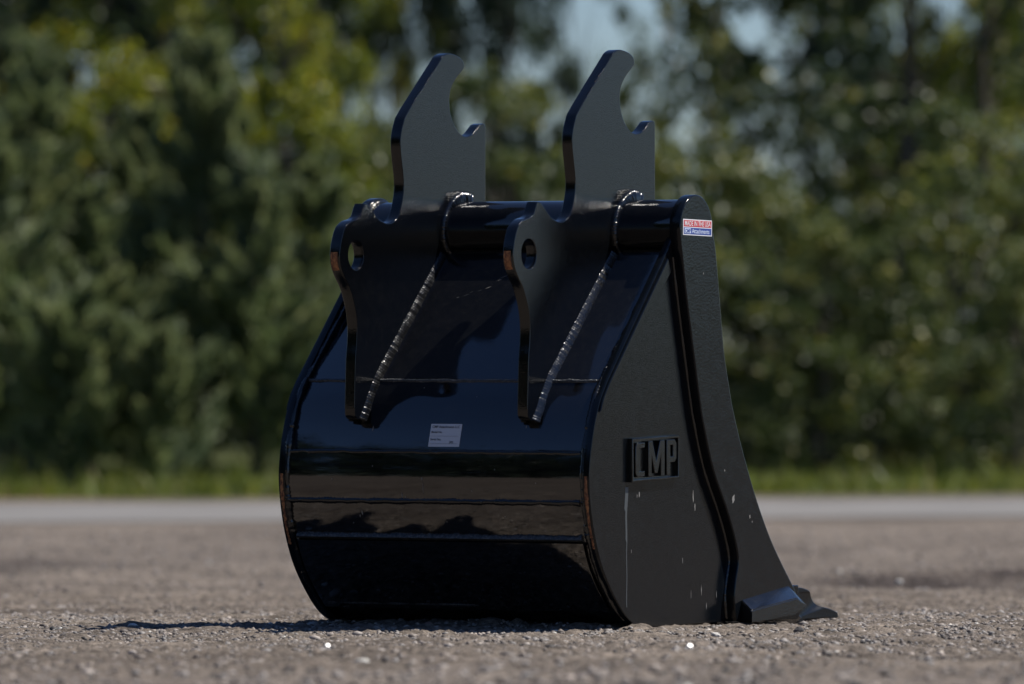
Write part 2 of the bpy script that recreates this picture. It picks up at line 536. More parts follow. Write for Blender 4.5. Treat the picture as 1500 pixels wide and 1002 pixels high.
# loose gravel lying on it
def ico():
    t = (1 + 5 ** 0.5) / 2
    v = np.array([(-1, t, 0), (1, t, 0), (-1, -t, 0), (1, -t, 0), (0, -1, t), (0, 1, t), (0, -1, -t), (0, 1, -t), (t, 0, -1), (t, 0, 1), (-t, 0, -1), (-t, 0, 1)], float)
    v /= np.linalg.norm(v[0])
    f = np.array([(0, 11, 5), (0, 5, 1), (0, 1, 7), (0, 7, 10), (0, 10, 11), (1, 5, 9), (5, 11, 4), (11, 10, 2), (10, 7, 6), (7, 1, 8),
                  (3, 9, 4), (3, 4, 2), (3, 2, 6), (3, 6, 8), (3, 8, 9), (4, 9, 5), (2, 4, 11), (6, 2, 10), (8, 6, 7), (9, 8, 1)])
    return v, f
IV, IF = ico()
def scatter(n, xr, yr, rlo, rhi, seed, power=2.2):
    r = np.random.default_rng(seed)
    x = r.uniform(*xr, n); y = r.uniform(*yr, n)
    dens = vnoise(x * 2.2 + 5, y * 1.6, 41 + seed)
    keep = r.uniform(0, 1, n) < 0.35 + 0.9 * dens
    lx, lu = to_local(x, y)
    keep &= ~((np.abs(lx) < 0.35) & (lu > -0.035) & (lu < 0.64))
    keep &= ~((np.abs(lx) < 0.38) & (lu > 0.27) & (lu < 0.77) & (r.uniform(0, 1, n) < 0.8))
    keep &= np.abs(x) < 0.17 * (y + 13) * 0.5 + 0.25
    x, y = x[keep], y[keep]; n = len(x)
    rad = rlo + (rhi - rlo) * r.uniform(0, 1, n) ** power
    V = IV[None] * (1 + r.uniform(-0.28, 0.28, (n, 12, 1)))
    sc3 = np.stack([r.uniform(0.8, 1.35, n), r.uniform(0.7, 1.1, n), r.uniform(0.45, 0.8, n)], -1)
    V = V * sc3[:, None] * rad[:, None, None]
    a = r.uniform(0, 6.283, n); c, s = np.cos(a)[:, None], np.sin(a)[:, None]
    b = r.normal(0, 0.35, n); cb, sb = np.cos(b)[:, None], np.sin(b)[:, None]
    X, Y, Z = V[..., 0], V[..., 1], V[..., 2]
    Y, Z = Y * cb - Z * sb, Y * sb + Z * cb
    X, Y = X * c - Y * s, X * s + Y * c
    z0 = ground_z(x, y)
    V = np.stack([X + x[:, None], Y + y[:, None], Z + (z0 + rad * 0.25)[:, None]], -1)
    tint = np.clip(r.beta(1.5, 1.6, n), 0, 1)
    tint = np.where(r.uniform(0, 1, n) < 0.004, 1.0, tint * 0.93)
    F = IF[None] + (np.arange(n) * 12)[:, None, None]
    return V.reshape(-1, 3), F.reshape(-1, 3), np.repeat(tint, 12)
parts = [scatter(62000, (-1.15, 1.15), (-1.3, 1.4), 0.0013, 0.0046, 3),
         scatter(11000, (-1.2, 1.2), (-4.6, 3.2), 0.0026, 0.0062, 4, 2.6),
         scatter(2200, (-1.2, 1.2), (-4.6, -1.1), 0.004, 0.010, 6, 2.4),
         scatter(9000, (-1.15, 1.15), (-1.1, 1.4), 0.0030, 0.0068, 9, 2.2),
         scatter(160, (-1.3, 1.3), (-3.6, 5.0), 0.006, 0.012, 5, 2.5),
         scatter(800, (-1.2, 1.2), (-0.7, 1.8), 0.005, 0.010, 10, 2.5),
         scatter(7000, (-1.9, 1.9), (1.0, 10.5), 0.0030, 0.009, 8, 3.0)]
off = 0; VV = []; FF = []; TT = []
for v, f, t in parts:
    VV.append(v); FF.append(f + off); TT.append(t); off += len(v)
pm = fast_mesh('gravel', np.concatenate(VV), np.concatenate(FF), 3)
add_attr(pm, 'tint', np.concatenate(TT))
tag(link('gravel', pm, M['pebble']), 'loose grey and tan gravel scattered over the ground', 'gravel', kind='stuff')

# road across the back, sand shoulder, turf beyond
RS = 0.28
def strip(name, y0, y1, dz, m, wob=0.0, half=400, kind='structure'):
    X = np.concatenate([np.linspace(-half, -6, 24)[:-1], np.linspace(-6, 6, 61), np.linspace(6, half, 24)[1:]])
    V, F = [], []
    for i, x in enumerate(X):
        slope = RS * max(-8, min(8, x))
        w0 = wob * (vnoise(np.array([x * 1.7]), np.array([y0]), 3)[0] - 0.5)
        w1 = wob * (vnoise(np.array([x * 1.7]), np.array([y1]), 3)[0] - 0.5)
        for y in (y0 + slope + w0, y1 + slope + w1):
            V.append((x, y, -0.105 + dz))
        if i:
            a = 2 * i
            F.append((a - 2, a, a + 1, a - 1))
    me = pydata(name, V, F)
    return tag(link(name, me, m), kind=kind)
strip('road', 11.9, 15.0, 0.008, M['road'], 0.12)
strip('sand_shoulder', 14.9, 15.5, 0.013, M['sand'], 0.25)
strip('turf', 15.15, 700.0, 0.018, M['turf'], 0.5, 800)

# ------------------------------------------------------------------ the bucket
bucket = empty('excavator_bucket', (BO[0], BO[1], 0), -TH)
tag(bucket, 'glossy black steel excavator bucket with two hooked lugs standing on gravel', 'bucket')

REAR = [(-0.1023, 0.4183), (-0.1250, 0.3890), (-0.1390, 0.3620), (-0.1500, 0.3330), (-0.1600, 0.2950), (-0.1648, 0.2550),
        (-0.1600, 0.2104), (-0.1469, 0.1622), (-0.1224, 0.1102), (-0.0896, 0.0680), (-0.0487, 0.0290), (-0.0119, 0.0070), (0.0200, 0.0005)]
TUBE = (0.175, 0.676)
HWI, HWO = 0.292, 0.305          # side plate inner and outer faces

# side plates: full profile, mirrored pair
side_loop = spline([[(0.128, 0.662), (-0.1023, 0.4183)], REAR, [(0.02, 0.0005), (0.315, 0.0005)],
                    [(0.315, 0.0005), (0.325, 0.05), (0.335, 0.107), (0.30, 0.19), (0.25, 0.265), (0.21, 0.347), (0.195, 0.40), (0.17, 0.49), (0.15, 0.572), (0.135, 0.633), (0.128, 0.662)]], 0.008)
strip_loop = spline([[(0.1165, 0.676), (0.1205, 0.6500), (0.1248, 0.6329), (0.1377, 0.5718), (0.1588, 0.4906), (0.1860, 0.3885), (0.1990, 0.3470), (0.2356, 0.2653),
                      (0.2873, 0.1906), (0.3150, 0.1420), (0.3265, 0.1074), (0.3180, 0.0760), (0.3118, 0.0460), (0.3153, 0.0171), (0.3200, 0.0010)],
                     [(0.3200, 0.0010), (0.545, -0.004)], [(0.545, -0.004), (0.555, 0.012), (0.5333, 0.0521)],
                     [(0.5333, 0.0521), (0.4888, 0.0950), (0.4446, 0.1417), (0.4006, 0.2002), (0.3658, 0.2552), (0.3330, 0.3134), (0.3080, 0.3667),
                      (0.2960, 0.3990), (0.2743, 0.4701), (0.2570, 0.5725), (0.2442, 0.6423), (0.2335, 0.676)],
                     [(TUBE[0] + 0.0585 * math.cos(a), TUBE[1] + 0.0585 * math.sin(a)) for a in np.linspace(0, math.pi, 25)]], 0.008)
doubler_loop = spline([[(0.1020, 0.6250), (-0.1005, 0.4160)], [(-0.1005, 0.4160), (-0.1220, 0.3890), (-0.1330, 0.3660)],
                       [(-0.1330, 0.3660), (-0.1050, 0.3960), (-0.0790, 0.4200)], [(-0.0790, 0.4200), (0.1120, 0.6020)], [(0.1120, 0.6020), (0.1020, 0.6250)]], 0.01)
sides = {}
for sgn in (1, -1):
    a, b = sorted((sgn * HWI, sgn * HWO))
    sp_ = link('side_plate', plate_mesh('side_plate', [side_loop], a, b, 0.0012), M['side'], bucket)
    sides[sgn] = sp_
    a, b = sorted((sgn * 0.3035, sgn * 0.324))
    link('side_edge_plate', plate_mesh('side_edge_plate', [strip_loop], a, b, 0.0022, 2), M['cast'], bucket)
    a, b = sorted((sgn * 0.3040, sgn * 0.3095))
    link('doubler_strip', plate_mesh('doubler_strip', [doubler_loop], a, b, 0.0012), M['side'], sp_)
    # weld along the step of the edge plate
    ch = spline([[(0.1245, 0.628), (0.1377, 0.5718), (0.1588, 0.4906), (0.1860, 0.3885), (0.1990, 0.3470), (0.2356, 0.2653), (0.2873, 0.1906), (0.3150, 0.1420),
                  (0.3265, 0.1074), (0.3180, 0.0760), (0.3118, 0.0460), (0.3153, 0.0171), (0.318, 0.006)]], 0.004)
    path = resample([(sgn * 0.3055, u - 0.001, z) for u, z in ch], 0.002)
    link('weld_bead', tube_mesh('weld_bead', path, 0.0036, 8, 0.25, 0.005, 0.06, seed=3, lumpy=0.2), M['weld'], bucket)

# torque tube
def cyl_mesh(name, c, r, x0, x1, n=64):
    V, F = [], []
    for x in (x0, x1):
        for k in range(n):
            a = 2 * math.pi * k / n
            V.append((x, c[0] + r * math.cos(a), c[1] + r * math.sin(a)))
    for k in range(n):
        k2 = (k + 1) % n
        F.append((k, k2, n + k2, n + k))
    F.append(tuple(range(n))[::-1]); F.append(tuple(range(n, 2 * n)))
    return pydata(name, V, F, 40)
link('torque_tube', cyl_mesh('torque_tube', TUBE, 0.0505, -0.3036, 0.3036), M['gloss'], bucket)
for sgn in (1, -1):
    path = [(sgn * 0.3030, TUBE[0] + 0.0515 * math.cos(a), TUBE[1] + 0.0515 * math.sin(a)) for a in np.linspace(0.2, math.pi * 1.25, 110)]
    link('weld_bead', tube_mesh('weld_bead', path, 0.0034, 8, 0.25, 0.005, 0.05, seed=9), M['weld'], bucket)

# shell: back plate, bent plates and wear plates between the side plates
def offset(pts, d):
    P = np.array(pts, float); T = np.gradient(P, axis=0); T /= np.linalg.norm(T, axis=1)[:, None]
    N = np.stack([T[:, 1], -T[:, 0]], -1)
    return P + N * d
base_line = spline([[(0.1290, 0.6330), (-0.0955, 0.4170)], [(-0.0955, 0.4170)] + [(u + 0.0075, z) for u, z in REAR[1:9]] + [(-0.0840, 0.0720), (-0.0440, 0.0350), (-0.0080, 0.0130), (0.0250, 0.0065), (0.12, 0.006), (0.30, 0.006)]], 0.007)
BL = np.array(base_line)
def cut(z_hi, z_lo):
    sel = [tuple(p) for p in BL if z_lo - 1e-6 <= p[1] <= z_hi + 1e-6 and p[0] < 0.13]
    def at(z):
        for p, q in zip(BL, BL[1:]):
            if (p[1] - z) * (q[1] - z) <= 0 and p[1] != q[1]:
                t = (z - p[1]) / (q[1] - p[1]); return tuple(p + t * (q - p))
        return None
    a_, b_ = at(z_hi), at(z_lo)
    out = ([a_] if a_ else []) + [s for s in sel if z_lo + 0.001 < s[1] < z_hi - 0.001] + ([b_] if b_ else [])
    return out
def strip_plate(name, line, out, thick, w, m, bev=0.001):
    line = [np.array(p) for p in line]
    dense = np.array(resample(line, 0.006))
    # travelling down the back, the outside is to the right-hand side (towards -u)
    o1 = dense + norm_out(dense) * out
    o2 = dense + norm_out(dense) * (out - thick)
    loop = [tuple(p) for p in o1] + [tuple(p) for p in o2[::-1]]
    return link(name, plate_mesh(name, [loop], -w, w, bev), m, bucket)
def norm_out(P):
    T = np.gradient(P, axis=0); T /= np.linalg.norm(T, axis=1)[:, None] + 1e-12
    return np.stack([T[:, 1], -T[:, 0]], -1)
WI = HWI + 0.001
strip_plate('back_plate', [(0.1320, 0.6362), (-0.0955, 0.4170)], 0.0, 0.010, WI, M['gloss'])
strip_plate('shell_plate', cut(0.4165, 0.2960), 0.0, 0.010, WI, M['gloss'])
strip_plate('shell_plate', cut(0.2955, 0.2140), 0.0035, 0.0135, WI, M['gloss'])
strip_plate('shell_plate', cut(0.2135, 0.1490), 0.0030, 0.013, WI, M['gloss'])
wl_ = [tuple(p) for p in BL if p[1] < 0.148]
a_ = cut(0.1485, 0.10)[0]
strip_plate('wear_plate', [a_] + [p for p in wl_ if p[1] > 0.0335], 0.0095, 0.019, WI - 0.012, M['gloss'])
strip_plate('bottom_plate', [p for p in [tuple(q) for q in BL] if p[1] < 0.155][1:], 0.0005, 0.010, WI, M['gloss'])

def at_z(z):
    for p, q in zip(BL, BL[1:]):
        if (p[1] - z) * (q[1] - z) <= 0 and p[1] != q[1]:
            t = (z - p[1]) / (q[1] - p[1]); return p + t * (q - p)
def cross_weld(z, out, r, seed, lo=-0.286, hi=0.286, ripple=0.35, m='weld'):
    p = at_z(z)
    d = np.array([-1.0, 0.15]); d /= np.linalg.norm(d)
    p = p + d * out
    r_ = np.random.default_rng(seed)
    xs_ = np.arange(lo, hi, 0.0022)
    wob = np.convolve(r_.normal(0, 0.0009, len(xs_) + 10), np.ones(8) / 8, 'same')[:len(xs_)]
    path = [(x, p[0] + w_, p[1] + w_) for x, w_ in zip(xs_, wob)]
    return link('weld_bead', tube_mesh('weld_bead', path, r, 9, ripple, 0.0062, 0.10, seed=seed, lumpy=0.12), M[m], bucket)
cross_weld(0.4168, -0.0012, 0.0034, 21, m='dusty')
cross_weld(0.2965, 0.0010, 0.0044, 22)
cross_weld(0.2137, 0.0008, 0.0056, 23)
pw = at_z(0.1480)
xs_ = np.arange(-0.280, 0.280, 0.0018)
link('weld_bead', fillet_mesh('weld_bead', [(x, pw[0] - 0.001, pw[1]) for x in xs_], (0, -0.97, 0.24), (0, -0.24, 0.97), 0.0125, 0.10, 0.07, 0.04, seed=24), M['dusty'], bucket)
cross_weld(0.0345, 0.0148, 0.0034, 25, -0.270, 0.03, m='dusty')
# fillet welds where the shell meets the side plates
sh = spline([[(0.120, 0.6290), (-0.0960, 0.4170)], [(u + 0.0055, z) for u, z in REAR]], 0.003)
for sgn in (1, -1):
    path = resample([(sgn * 0.2905, u, z) for u, z in sh], 0.0022)
    link('weld_bead', tube_mesh('weld_bead', path, 0.0056, 8, 0.40, 0.006, 0.10, seed=30 + sgn, lumpy=0.25), M['weld'], bucket)
    rs = [p for p in spline([REAR], 0.003) if 0.135 < p[1] < 0.26]
    path = resample([(sgn * 0.2985, u + 0.0018, z) for u, z in rs], 0.0022)
    tag(link('rusty_edge', tube_mesh('rusty_edge', path, 0.0032, 8, 0.3, 0.006, 0.25, seed=33, lumpy=0.3), M['rust'], sides[sgn]), 'rusty orange back edge of the side plate')

# lugs: one plate each, hook on top and pin eye behind
LUG_X = (0.190, -0.149)
lug_loop = spline([
    [(0.1221, 0.9764), (0.1078, 0.9640), (0.0085, 0.8807), (-0.0091, 0.8595), (-0.0183, 0.8350), (-0.0183, 0.8107), (-0.0100, 0.7693), (-0.0080, 0.7485), (-0.0120, 0.7278),
     (-0.0232, 0.7033), (-0.0370, 0.6909), (-0.0581, 0.6861), (-0.0790, 0.6893), (-0.0965, 0.6970), (-0.1138, 0.7100), (-0.1290, 0.7190)],
    [(-0.1290, 0.7190), (-0.1380, 0.7185), (-0.1435, 0.7110), (-0.1510, 0.6975), (-0.1640, 0.6915)],
    [(-0.1640, 0.6915), (-0.1800, 0.6890), (-0.1930, 0.6830), (-0.2030, 0.6760), (-0.2116, 0.6611), (-0.2175, 0.6439), (-0.2195, 0.6268), (-0.2155, 0.6097), (-0.2034, 0.5927),
     (-0.1878, 0.5756), (-0.1775, 0.5585), (-0.1671, 0.5348), (-0.1623, 0.5071), (-0.1637, 0.4799), (-0.1671, 0.4559), (-0.1692, 0.4113), (-0.1706, 0.3700), (-0.1680, 0.3560), (-0.1560, 0.3500)],
    [(-0.1560, 0.3500), (-0.1330, 0.3560)], [(-0.1330, 0.3560), (-0.0900, 0.4170)], [(-0.0900, 0.4170), (0.1350, 0.6330)], [(0.1350, 0.6330), (0.2600, 0.6400)],
    [(0.2600, 0.6400), (0.2718, 0.7000)], [(0.2718, 0.7000), (0.2716, 0.8560)],
    [(0.2716, 0.8560), (0.2700, 0.8630), (0.2630, 0.8650), (0.2520, 0.8626)],
    [(0.2520, 0.8626), (0.2375, 0.8520), (0.2229, 0.8442), (0.2014, 0.8409), (0.1905, 0.8431), (0.1761, 0.8501), (0.1616, 0.8621), (0.1508, 0.8810), (0.1472, 0.9019),
     (0.1523, 0.9214), (0.1689, 0.9393), (0.1891, 0.9529), (0.1992, 0.9613), (0.1963, 0.9708), (0.1797, 0.9794), (0.1508, 0.9839), (0.1350, 0.9820), (0.1221, 0.9764)]], 0.006)
hole_loop = circle((-0.1658, 0.6307), 0.0250, 48)
lug_me = plate_mesh('lug', [lug_loop, hole_loop], -0.020, 0.0, 0.0014, 2)
for i, x in enumerate(LUG_X):
    lug = link('mounting_lug', lug_me, M['hook'], bucket)
    lug.location.x = x
    # rust patch on the nose of the pin eye
    nose = [p for p in lug_loop if p[0] < -0.205 and 0.603 < p[1] < 0.637]
    L1 = [(u - 0.0006, z) for u, z in nose]; L2 = [(u + 0.004, z) for u, z in nose][::-1]
    rp = plate_mesh('rust_patch', [L1 + L2], -0.0178, -0.0045, 0.0002, 0)
    tag(link('rust_patch', rp, M['rust'], lug), 'orange rust on the nose of the pin eye')
    for face, out in ((x, 1), (x - 0.020, -1)):
        s_ = 31 + i * 7 + out
        # up the back plate
        up1 = (0, -0.885, 0.465); up0 = (0, -0.694, 0.720)
        knee = (face, -0.0955, 0.4170)
        path = resample([(face, -0.1440, 0.3480), (face, -0.1320, 0.3640), knee], 0.0013)
        n1 = len(path)
        path += resample([knee, (face, 0.1260, 0.6300)], 0.0013)[1:]
        A = [up1] * n1 + [up0] * (len(path) - n1)
        link('weld_bead', fillet_mesh('weld_bead', path, A, (out, 0, 0), 0.0081, 0.03, 0.045, 0.02, seed=s_, ra=1.5), M['weld'], bucket)
        # round the tube, ending in a fat blob on top
        an = np.linspace(math.radians(226), math.radians(62), 130)
        legs = [(0.0095 + 0.0100 * max(0, min(1, (math.radians(135) - a) / 0.6))) * min(1.0, 0.35 + (a - math.radians(62)) / 0.16) for a in an]
        path = [(face, TUBE[0] + 0.0500 * math.cos(a), TUBE[1] + 0.0500 * math.sin(a)) for a in an]
        A = [(0, math.cos(a), math.sin(a)) for a in an]
        link('weld_bead', fillet_mesh('weld_bead', path, A, (out, 0, 0), legs, 0.30, 0.035, 0.03, seed=s_ + 50), M['weld'], bucket)

# raised nameplate with three letters on the near side plate
LU0, LU1, LZ0, LZ1 = -0.0330, 0.1330, 0.2465, 0.3205
def lg(p):            # unit square -> plate, with its slight tilt
    s, t = p
    return (LU0 + (LU1 - LU0) * s, LZ0 + (LZ1 - LZ0) * t + 0.0045 * s)
block = link('nameplate', plate_mesh('nameplate', [[lg((0, 0)), lg((1, 0)), lg((1, 1)), lg((0, 1))]], 0.3040, 0.3062, 0.0005), M['hook'], sides[1])
frame_out = [lg((0, 0)), lg((1, 0)), lg((1, 1)), lg((0, 1))]
frame_in = [lg((0.030, 0.06)), lg((0.970, 0.06)), lg((0.970, 0.93)), lg((0.030, 0.93))]
link('nameplate_frame', plate_mesh('nameplate_frame', [frame_out, frame_in], 0.3045, 0.3145, 0.0012, 2), M['hook'], block)
def letter(pl, holes=()):
    loops = [[lg(p) for p in pl]] + [[lg(p) for p in h] for h in holes]
    link('raised_letter', plate_mesh('raised_letter', loops, 0.3045, 0.3140, 0.0012, 2), M['hook'], block)
letter([(0.11, 0.11), (0.27, 0.11), (0.27, 0.24), (0.155, 0.24), (0.155, 0.76), (0.27, 0.76), (0.27, 0.89), (0.11, 0.89), (0.075, 0.80), (0.075, 0.20)])
letter([(0.345, 0.09), (0.415, 0.09), (0.415, 0.58), (0.48, 0.16), (0.54, 0.16), (0.61, 0.58), (0.61, 0.09), (0.69, 0.09), (0.69, 0.91), (0.59, 0.91), (0.51, 0.45), (0.43, 0.91), (0.345, 0.91)])
letter([(0.73, 0.09), (0.81, 0.09), (0.81, 0.38), (0.90, 0.38), (0.94, 0.46), (0.94, 0.83), (0.90, 0.91), (0.73, 0.91)],
       [[(0.81, 0.52), (0.81, 0.78), (0.865, 0.78), (0.865, 0.52)]])

# marks on the paint
def flat_mark(name, pts, x, m, parent):
    me = plate_mesh(name, [pts], x, x + 0.0005, 0.0001, 0)
    return link(name, me, m, parent)
def blob(c, ru, rz, seed, n=14, rot=0.0):
    r_ = np.random.default_rng(seed)
    out = []
    for k in range(n):
        a = 2 * math.pi * k / n
        q = r_.uniform(0.6, 1.15)
        du, dz = ru * q * math.cos(a), rz * q * math.sin(a)
        out.append((c[0] + du * math.cos(rot) - dz * math.sin(rot), c[1] + du * math.sin(rot) + dz * math.cos(rot)))
    return out
drip = []
zz = np.linspace(0.2385, 0.036, 40)
for z in zz: drip.append((-0.0345 + 0.0006 * math.sin(z * 90) + 0.004 * max(0, (z - 0.19) / 0.05), z))
wdt = [0.0052 if z > 0.20 else 0.0030 if z > 0.15 else 0.0014 for z in zz]
flat_mark('drip_mark', drip + [(u - 2 * w_, z) for (u, z), w_ in list(zip(drip, wdt))[::-1]], 0.3048, M['drip'], sides[1])
for k, (c, ru, rz) in enumerate([((0.1978, 0.217), 0.0018, 0.011), ((0.2040, 0.200), 0.0016, 0.007), ((0.0077, 0.2246), 0.0016, 0.006), ((0.0000, 0.2230), 0.0010, 0.004),
                                 ((0.2271, 0.057), 0.0012, 0.010), ((0.2811, 0.048), 0.0010, 0.007), ((0.245, 0.030), 0.0010, 0.006), ((-0.02, 0.13), 0.0008, 0.004),
                                 ((0.13, 0.30), 0.0014, 0.004), ((0.16, 0.11), 0.0009, 0.005), ((0.19, 0.05), 0.0008, 0.008)]):
    flat_mark('paint_chip', blob(c, ru, rz, 60 + k), 0.3048, M['scuff'], sides[1])
edge_plates = [o for o in bucket.children if o.name.startswith('side_edge_plate')]
near_edge = edge_plates[0]
for k, (c, ru, rz, ro) in enumerate([((0.3077, 0.2125), 0.0045, 0.0085, -0.4), ((0.3674, 0.1808), 0.0022, 0.0035, 0), ((0.276, 0.262), 0.0016, 0.002, 0), ((0.376, 0.172), 0.0012, 0.002, 0), ((0.20, 0.60), 0.0012, 0.002, 0)]):
    flat_mark('paint_chip', blob(c, ru, rz, 80 + k, rot=ro), 0.3238, M['scuff'], near_edge)

# cutting lip, shrouds on its ends and the teeth
lip = plate_mesh('cutting_lip', [[(0.29, -0.004), (0.575, -0.010), (0.602, -0.002), (0.575, 0.014), (0.29, 0.018)]], -0.3030, 0.3030, 0.002)
link('cutting_lip', lip, M['gloss'], bucket)
for sgn in (1, -1):
    pts = []
    for (x, u, z) in [(0.3215, 0.3394, 0.0390), (0.3215, 0.5120, 0.0590), (0.3215, 0.570, 0.020), (0.3215, 0.54, 0.008), (0.3215, 0.335, -0.0010),
                      (0.351, 0.3239, 0.0205), (0.351, 0.4925, 0.0370), (0.351, 0.5300, 0.0215), (0.351, 0.4848, 0.0082), (0.351, 0.3239, -0.0010)]:
        pts.append((sgn * x, u, z))
    link('side_shroud', hull_mesh('side_shroud', pts, 0.0016), M['weld'], bucket)
tooth_loop = spline([[(0.578, 0.036), (0.600, 0.0455), (0.6404, 0.0385), (0.6600, 0.0230), (0.6800, 0.0110), (0.7150, 0.0050), (0.7430, -0.0020)],
                     [(0.7430, -0.0020), (0.7465, -0.0100), (0.7430, -0.0125)], [(0.7430, -0.0125), (0.6900, -0.0115), (0.6715, -0.0130), (0.6044, -0.0150)],
                     [(0.6044, -0.0150), (0.578, -0.012)], [(0.578, -0.012), (0.578, 0.034)]], 0.006)
adapter_loop = spline([[(0.500, 0.016), (0.548, 0.044), (0.570, 0.0500), (0.590, 0.0500)], [(0.590, 0.0500), (0.590, -0.0190)], [(0.590, -0.0190), (0.545, -0.0190), (0.510, -0.0120)], [(0.510, -0.0120), (0.500, 0.016)]], 0.006)
for x in (0.268, 0.09, -0.09, -0.268):
    ad = link('tooth_adapter', plate_mesh('tooth_adapter', [adapter_loop], x - 0.034, x + 0.034, 0.002), M['cast'], bucket)
    me = plate_mesh('tooth_point', [tooth_loop], x - 0.030, x + 0.030, 0.002)
    for v in me.vertices:                                     # flares to the tip, narrows behind the shoulder
        t = max(0, min(1, (v.co.y - 0.640) / 0.05))
        v.co.x = x + (v.co.x - x) * (1 - 0.22 * math.sin(t * math.pi)) * (1.0 + 0.05 * t)
    link('tooth_point', me, M['tooth'], ad)
    ad.location.z = 0.006

# printed labels
def text_mesh(s, size, align='LEFT', sx=1.0, bold=0.0):
    cu = bpy.data.curves.new('lettering', 'FONT')
    cu.body = s
    cu.size = size
    cu.align_x = align
    cu.offset = bold
    o = bpy.data.objects.new('lettering', cu)
    COL.objects.link(o)
    me = bpy.data.meshes.new_from_object(o)
    bpy.data.objects.remove(o); bpy.data.curves.remove(cu)
    for v in me.vertices:
        v.co.x *= sx
    return me
def place_text(s, size, org, ex, ey, en, m, parent, align='LEFT', width=None, bold=0.0, lift=0.0):
    me = text_mesh(s, size, align, 1.0, bold)
    xs_ = [v.co.x for v in me.vertices]
    k = width / (max(xs_) - min(xs_)) if width else 1.0
    for v in me.vertices:
        p = org + ex * (v.co.x * k) + ey * v.co.y + en * lift
        v.co = p
    me.update()
    return link('lettering', me, m, parent)
def quad_label(name, org, ex, ey, en, x0, x1, y0, y1, lift, m, parent, th=0.0003):
    V = []
    for l_ in (lift - th, lift):
        for (a, b) in ((x0, y0), (x1, y0), (x1, y1), (x0, y1)):
            V.append(org + ex * a + ey * b + en * l_)
    F = [(3, 2, 1, 0), (4, 5, 6, 7), (0, 1, 5, 4), (1, 2, 6, 5), (2, 3, 7, 6), (3, 0, 4, 7)]
    return link(name, pydata(name, V, F), m, parent)

# serial number label on the shell, below the lugs
pA, pB = at_z(0.3440), at_z(0.3055)
ey = Vector((0, pA[0] - pB[0], pA[1] - pB[1])); hgt = ey.length; ey.normalize()
ex = Vector((1, 0, 0)); en = ex.cross(ey)
org = Vector((0.0145 - 0.030, pB[0], pB[1])) + en * 0.0012
lab = quad_label('serial_label', org, ex, ey, en, 0, 0.0605, 0, hgt, 0.0, M['label'], bucket, 0.0008)
tag(lab, 'small silver serial number label')
place_text('CMP Attachments LLC', 0.0062, org + ex * 0.003 + ey * (hgt * 0.82), ex, ey, en, M['ink'], lab, width=0.054, bold=0.00008, lift=0.0003)
place_text('Model No.', 0.0052, org + ex * 0.0025 + ey * (hgt * 0.60), ex, ey, en, M['ink'], lab, width=0.021, bold=0.00008, lift=0.0003)
place_text('Serial No.', 0.0052, org + ex * 0.0025 + ey * (hgt * 0.28), ex, ey, en, M['ink'], lab, width=0.021, bold=0.00008, lift=0.0003)
place_text('JPE', 0.0056, org + ex * 0.0405 + ey * (hgt * 0.15), ex, ey, en, M['ink'], lab, width=0.008, bold=0.00004, lift=0.0003)
for t in (0.46, 0.13):
    quad_label('printed_line', org, ex, ey, en, 0.0025, 0.057, hgt * t, hgt * t + 0.0004, 0.0003, M['line'], lab, 0.0002)

# red, white and blue sticker on the near edge plate
ex = Vector((0, 1, -0.016)).normalized(); en = Vector((1, 0, 0)); ey = en.cross(ex)
org = Vector((0.3242, 0.1262, 0.6655))
W_, H_ = 0.1025, 0.0272
st = quad_label('flag_sticker', org, ex, ey, en, 0, W_, 0, H_, 0.0004, M['white'], near_edge, 0.0006)
tag(st, 'small red white and blue sticker')
quad_label('red_band', org, ex, ey, en, 0.0022, W_ - 0.0022, H_ * 0.535, H_ - 0.0017, 0.0006, M['red'], st)
quad_label('blue_band', org, ex, ey, en, 0.0022, W_ - 0.0022, 0.0017, H_ * 0.475, 0.0006, M['blue'], st)
place_text('MADE IN THE USA', 0.0120, org + ex * 0.005 + ey * (H_ * 0.595), ex, ey, en, M['white'], st, width=W_ - 0.011, bold=0.00005, lift=0.0008)
quad_label('logo_box', org, ex, ey, en, 0.005, 0.027, H_ * 0.12, H_ * 0.43, 0.0008, M['pale'], st)
place_text('CMP', 0.0085, org + ex * 0.0066 + ey * (H_ * 0.16), ex, ey, en, M['blue'], st, width=0.019, bold=0.0002, lift=0.0010)
place_text('Attachments', 0.0110, org + ex * 0.031 + ey * (H_ * 0.14), ex, ey, en, M['pale'], st, width=0.062, bold=0.0001, lift=0.0008)

# scratches on the back plate
sl = Vector((0, -0.0955 - 0.1320, 0.4170 - 0.6362)).normalized()
bn = Vector((1, 0, 0)).cross(sl) * -1
if bn.z < 0: bn = -bn
for k in range(9):
    x0 = -0.075 + 0.012 * k + random.uniform(-0.004, 0.004)
    c = Vector((x0, 0.1320, 0.6362)) + sl * (0.115 - 0.0085 * k + random.uniform(-0.006, 0.006))
    d = (Vector((1, 0, 0)) - sl * 0.6).normalized(); w_ = d.cross(bn).normalized() * random.uniform(0.0003, 0.0009)
    L = random.uniform(0.003, 0.012)
    V = [c - d * L - w_ * 0.2 + bn * 0.0004, c + w_ + bn * 0.0004, c + d * L + w_ * 0.2 + bn * 0.0004, c - w_ + bn * 0.0004]
    bp_ = [o for o in bucket.children if o.name.startswith('back_plate')][0]
    link('scratch', pydata('scratch', V, [(0, 1, 2, 3)]), M['scuff'] if k > 3 else M['drip'], bp_)

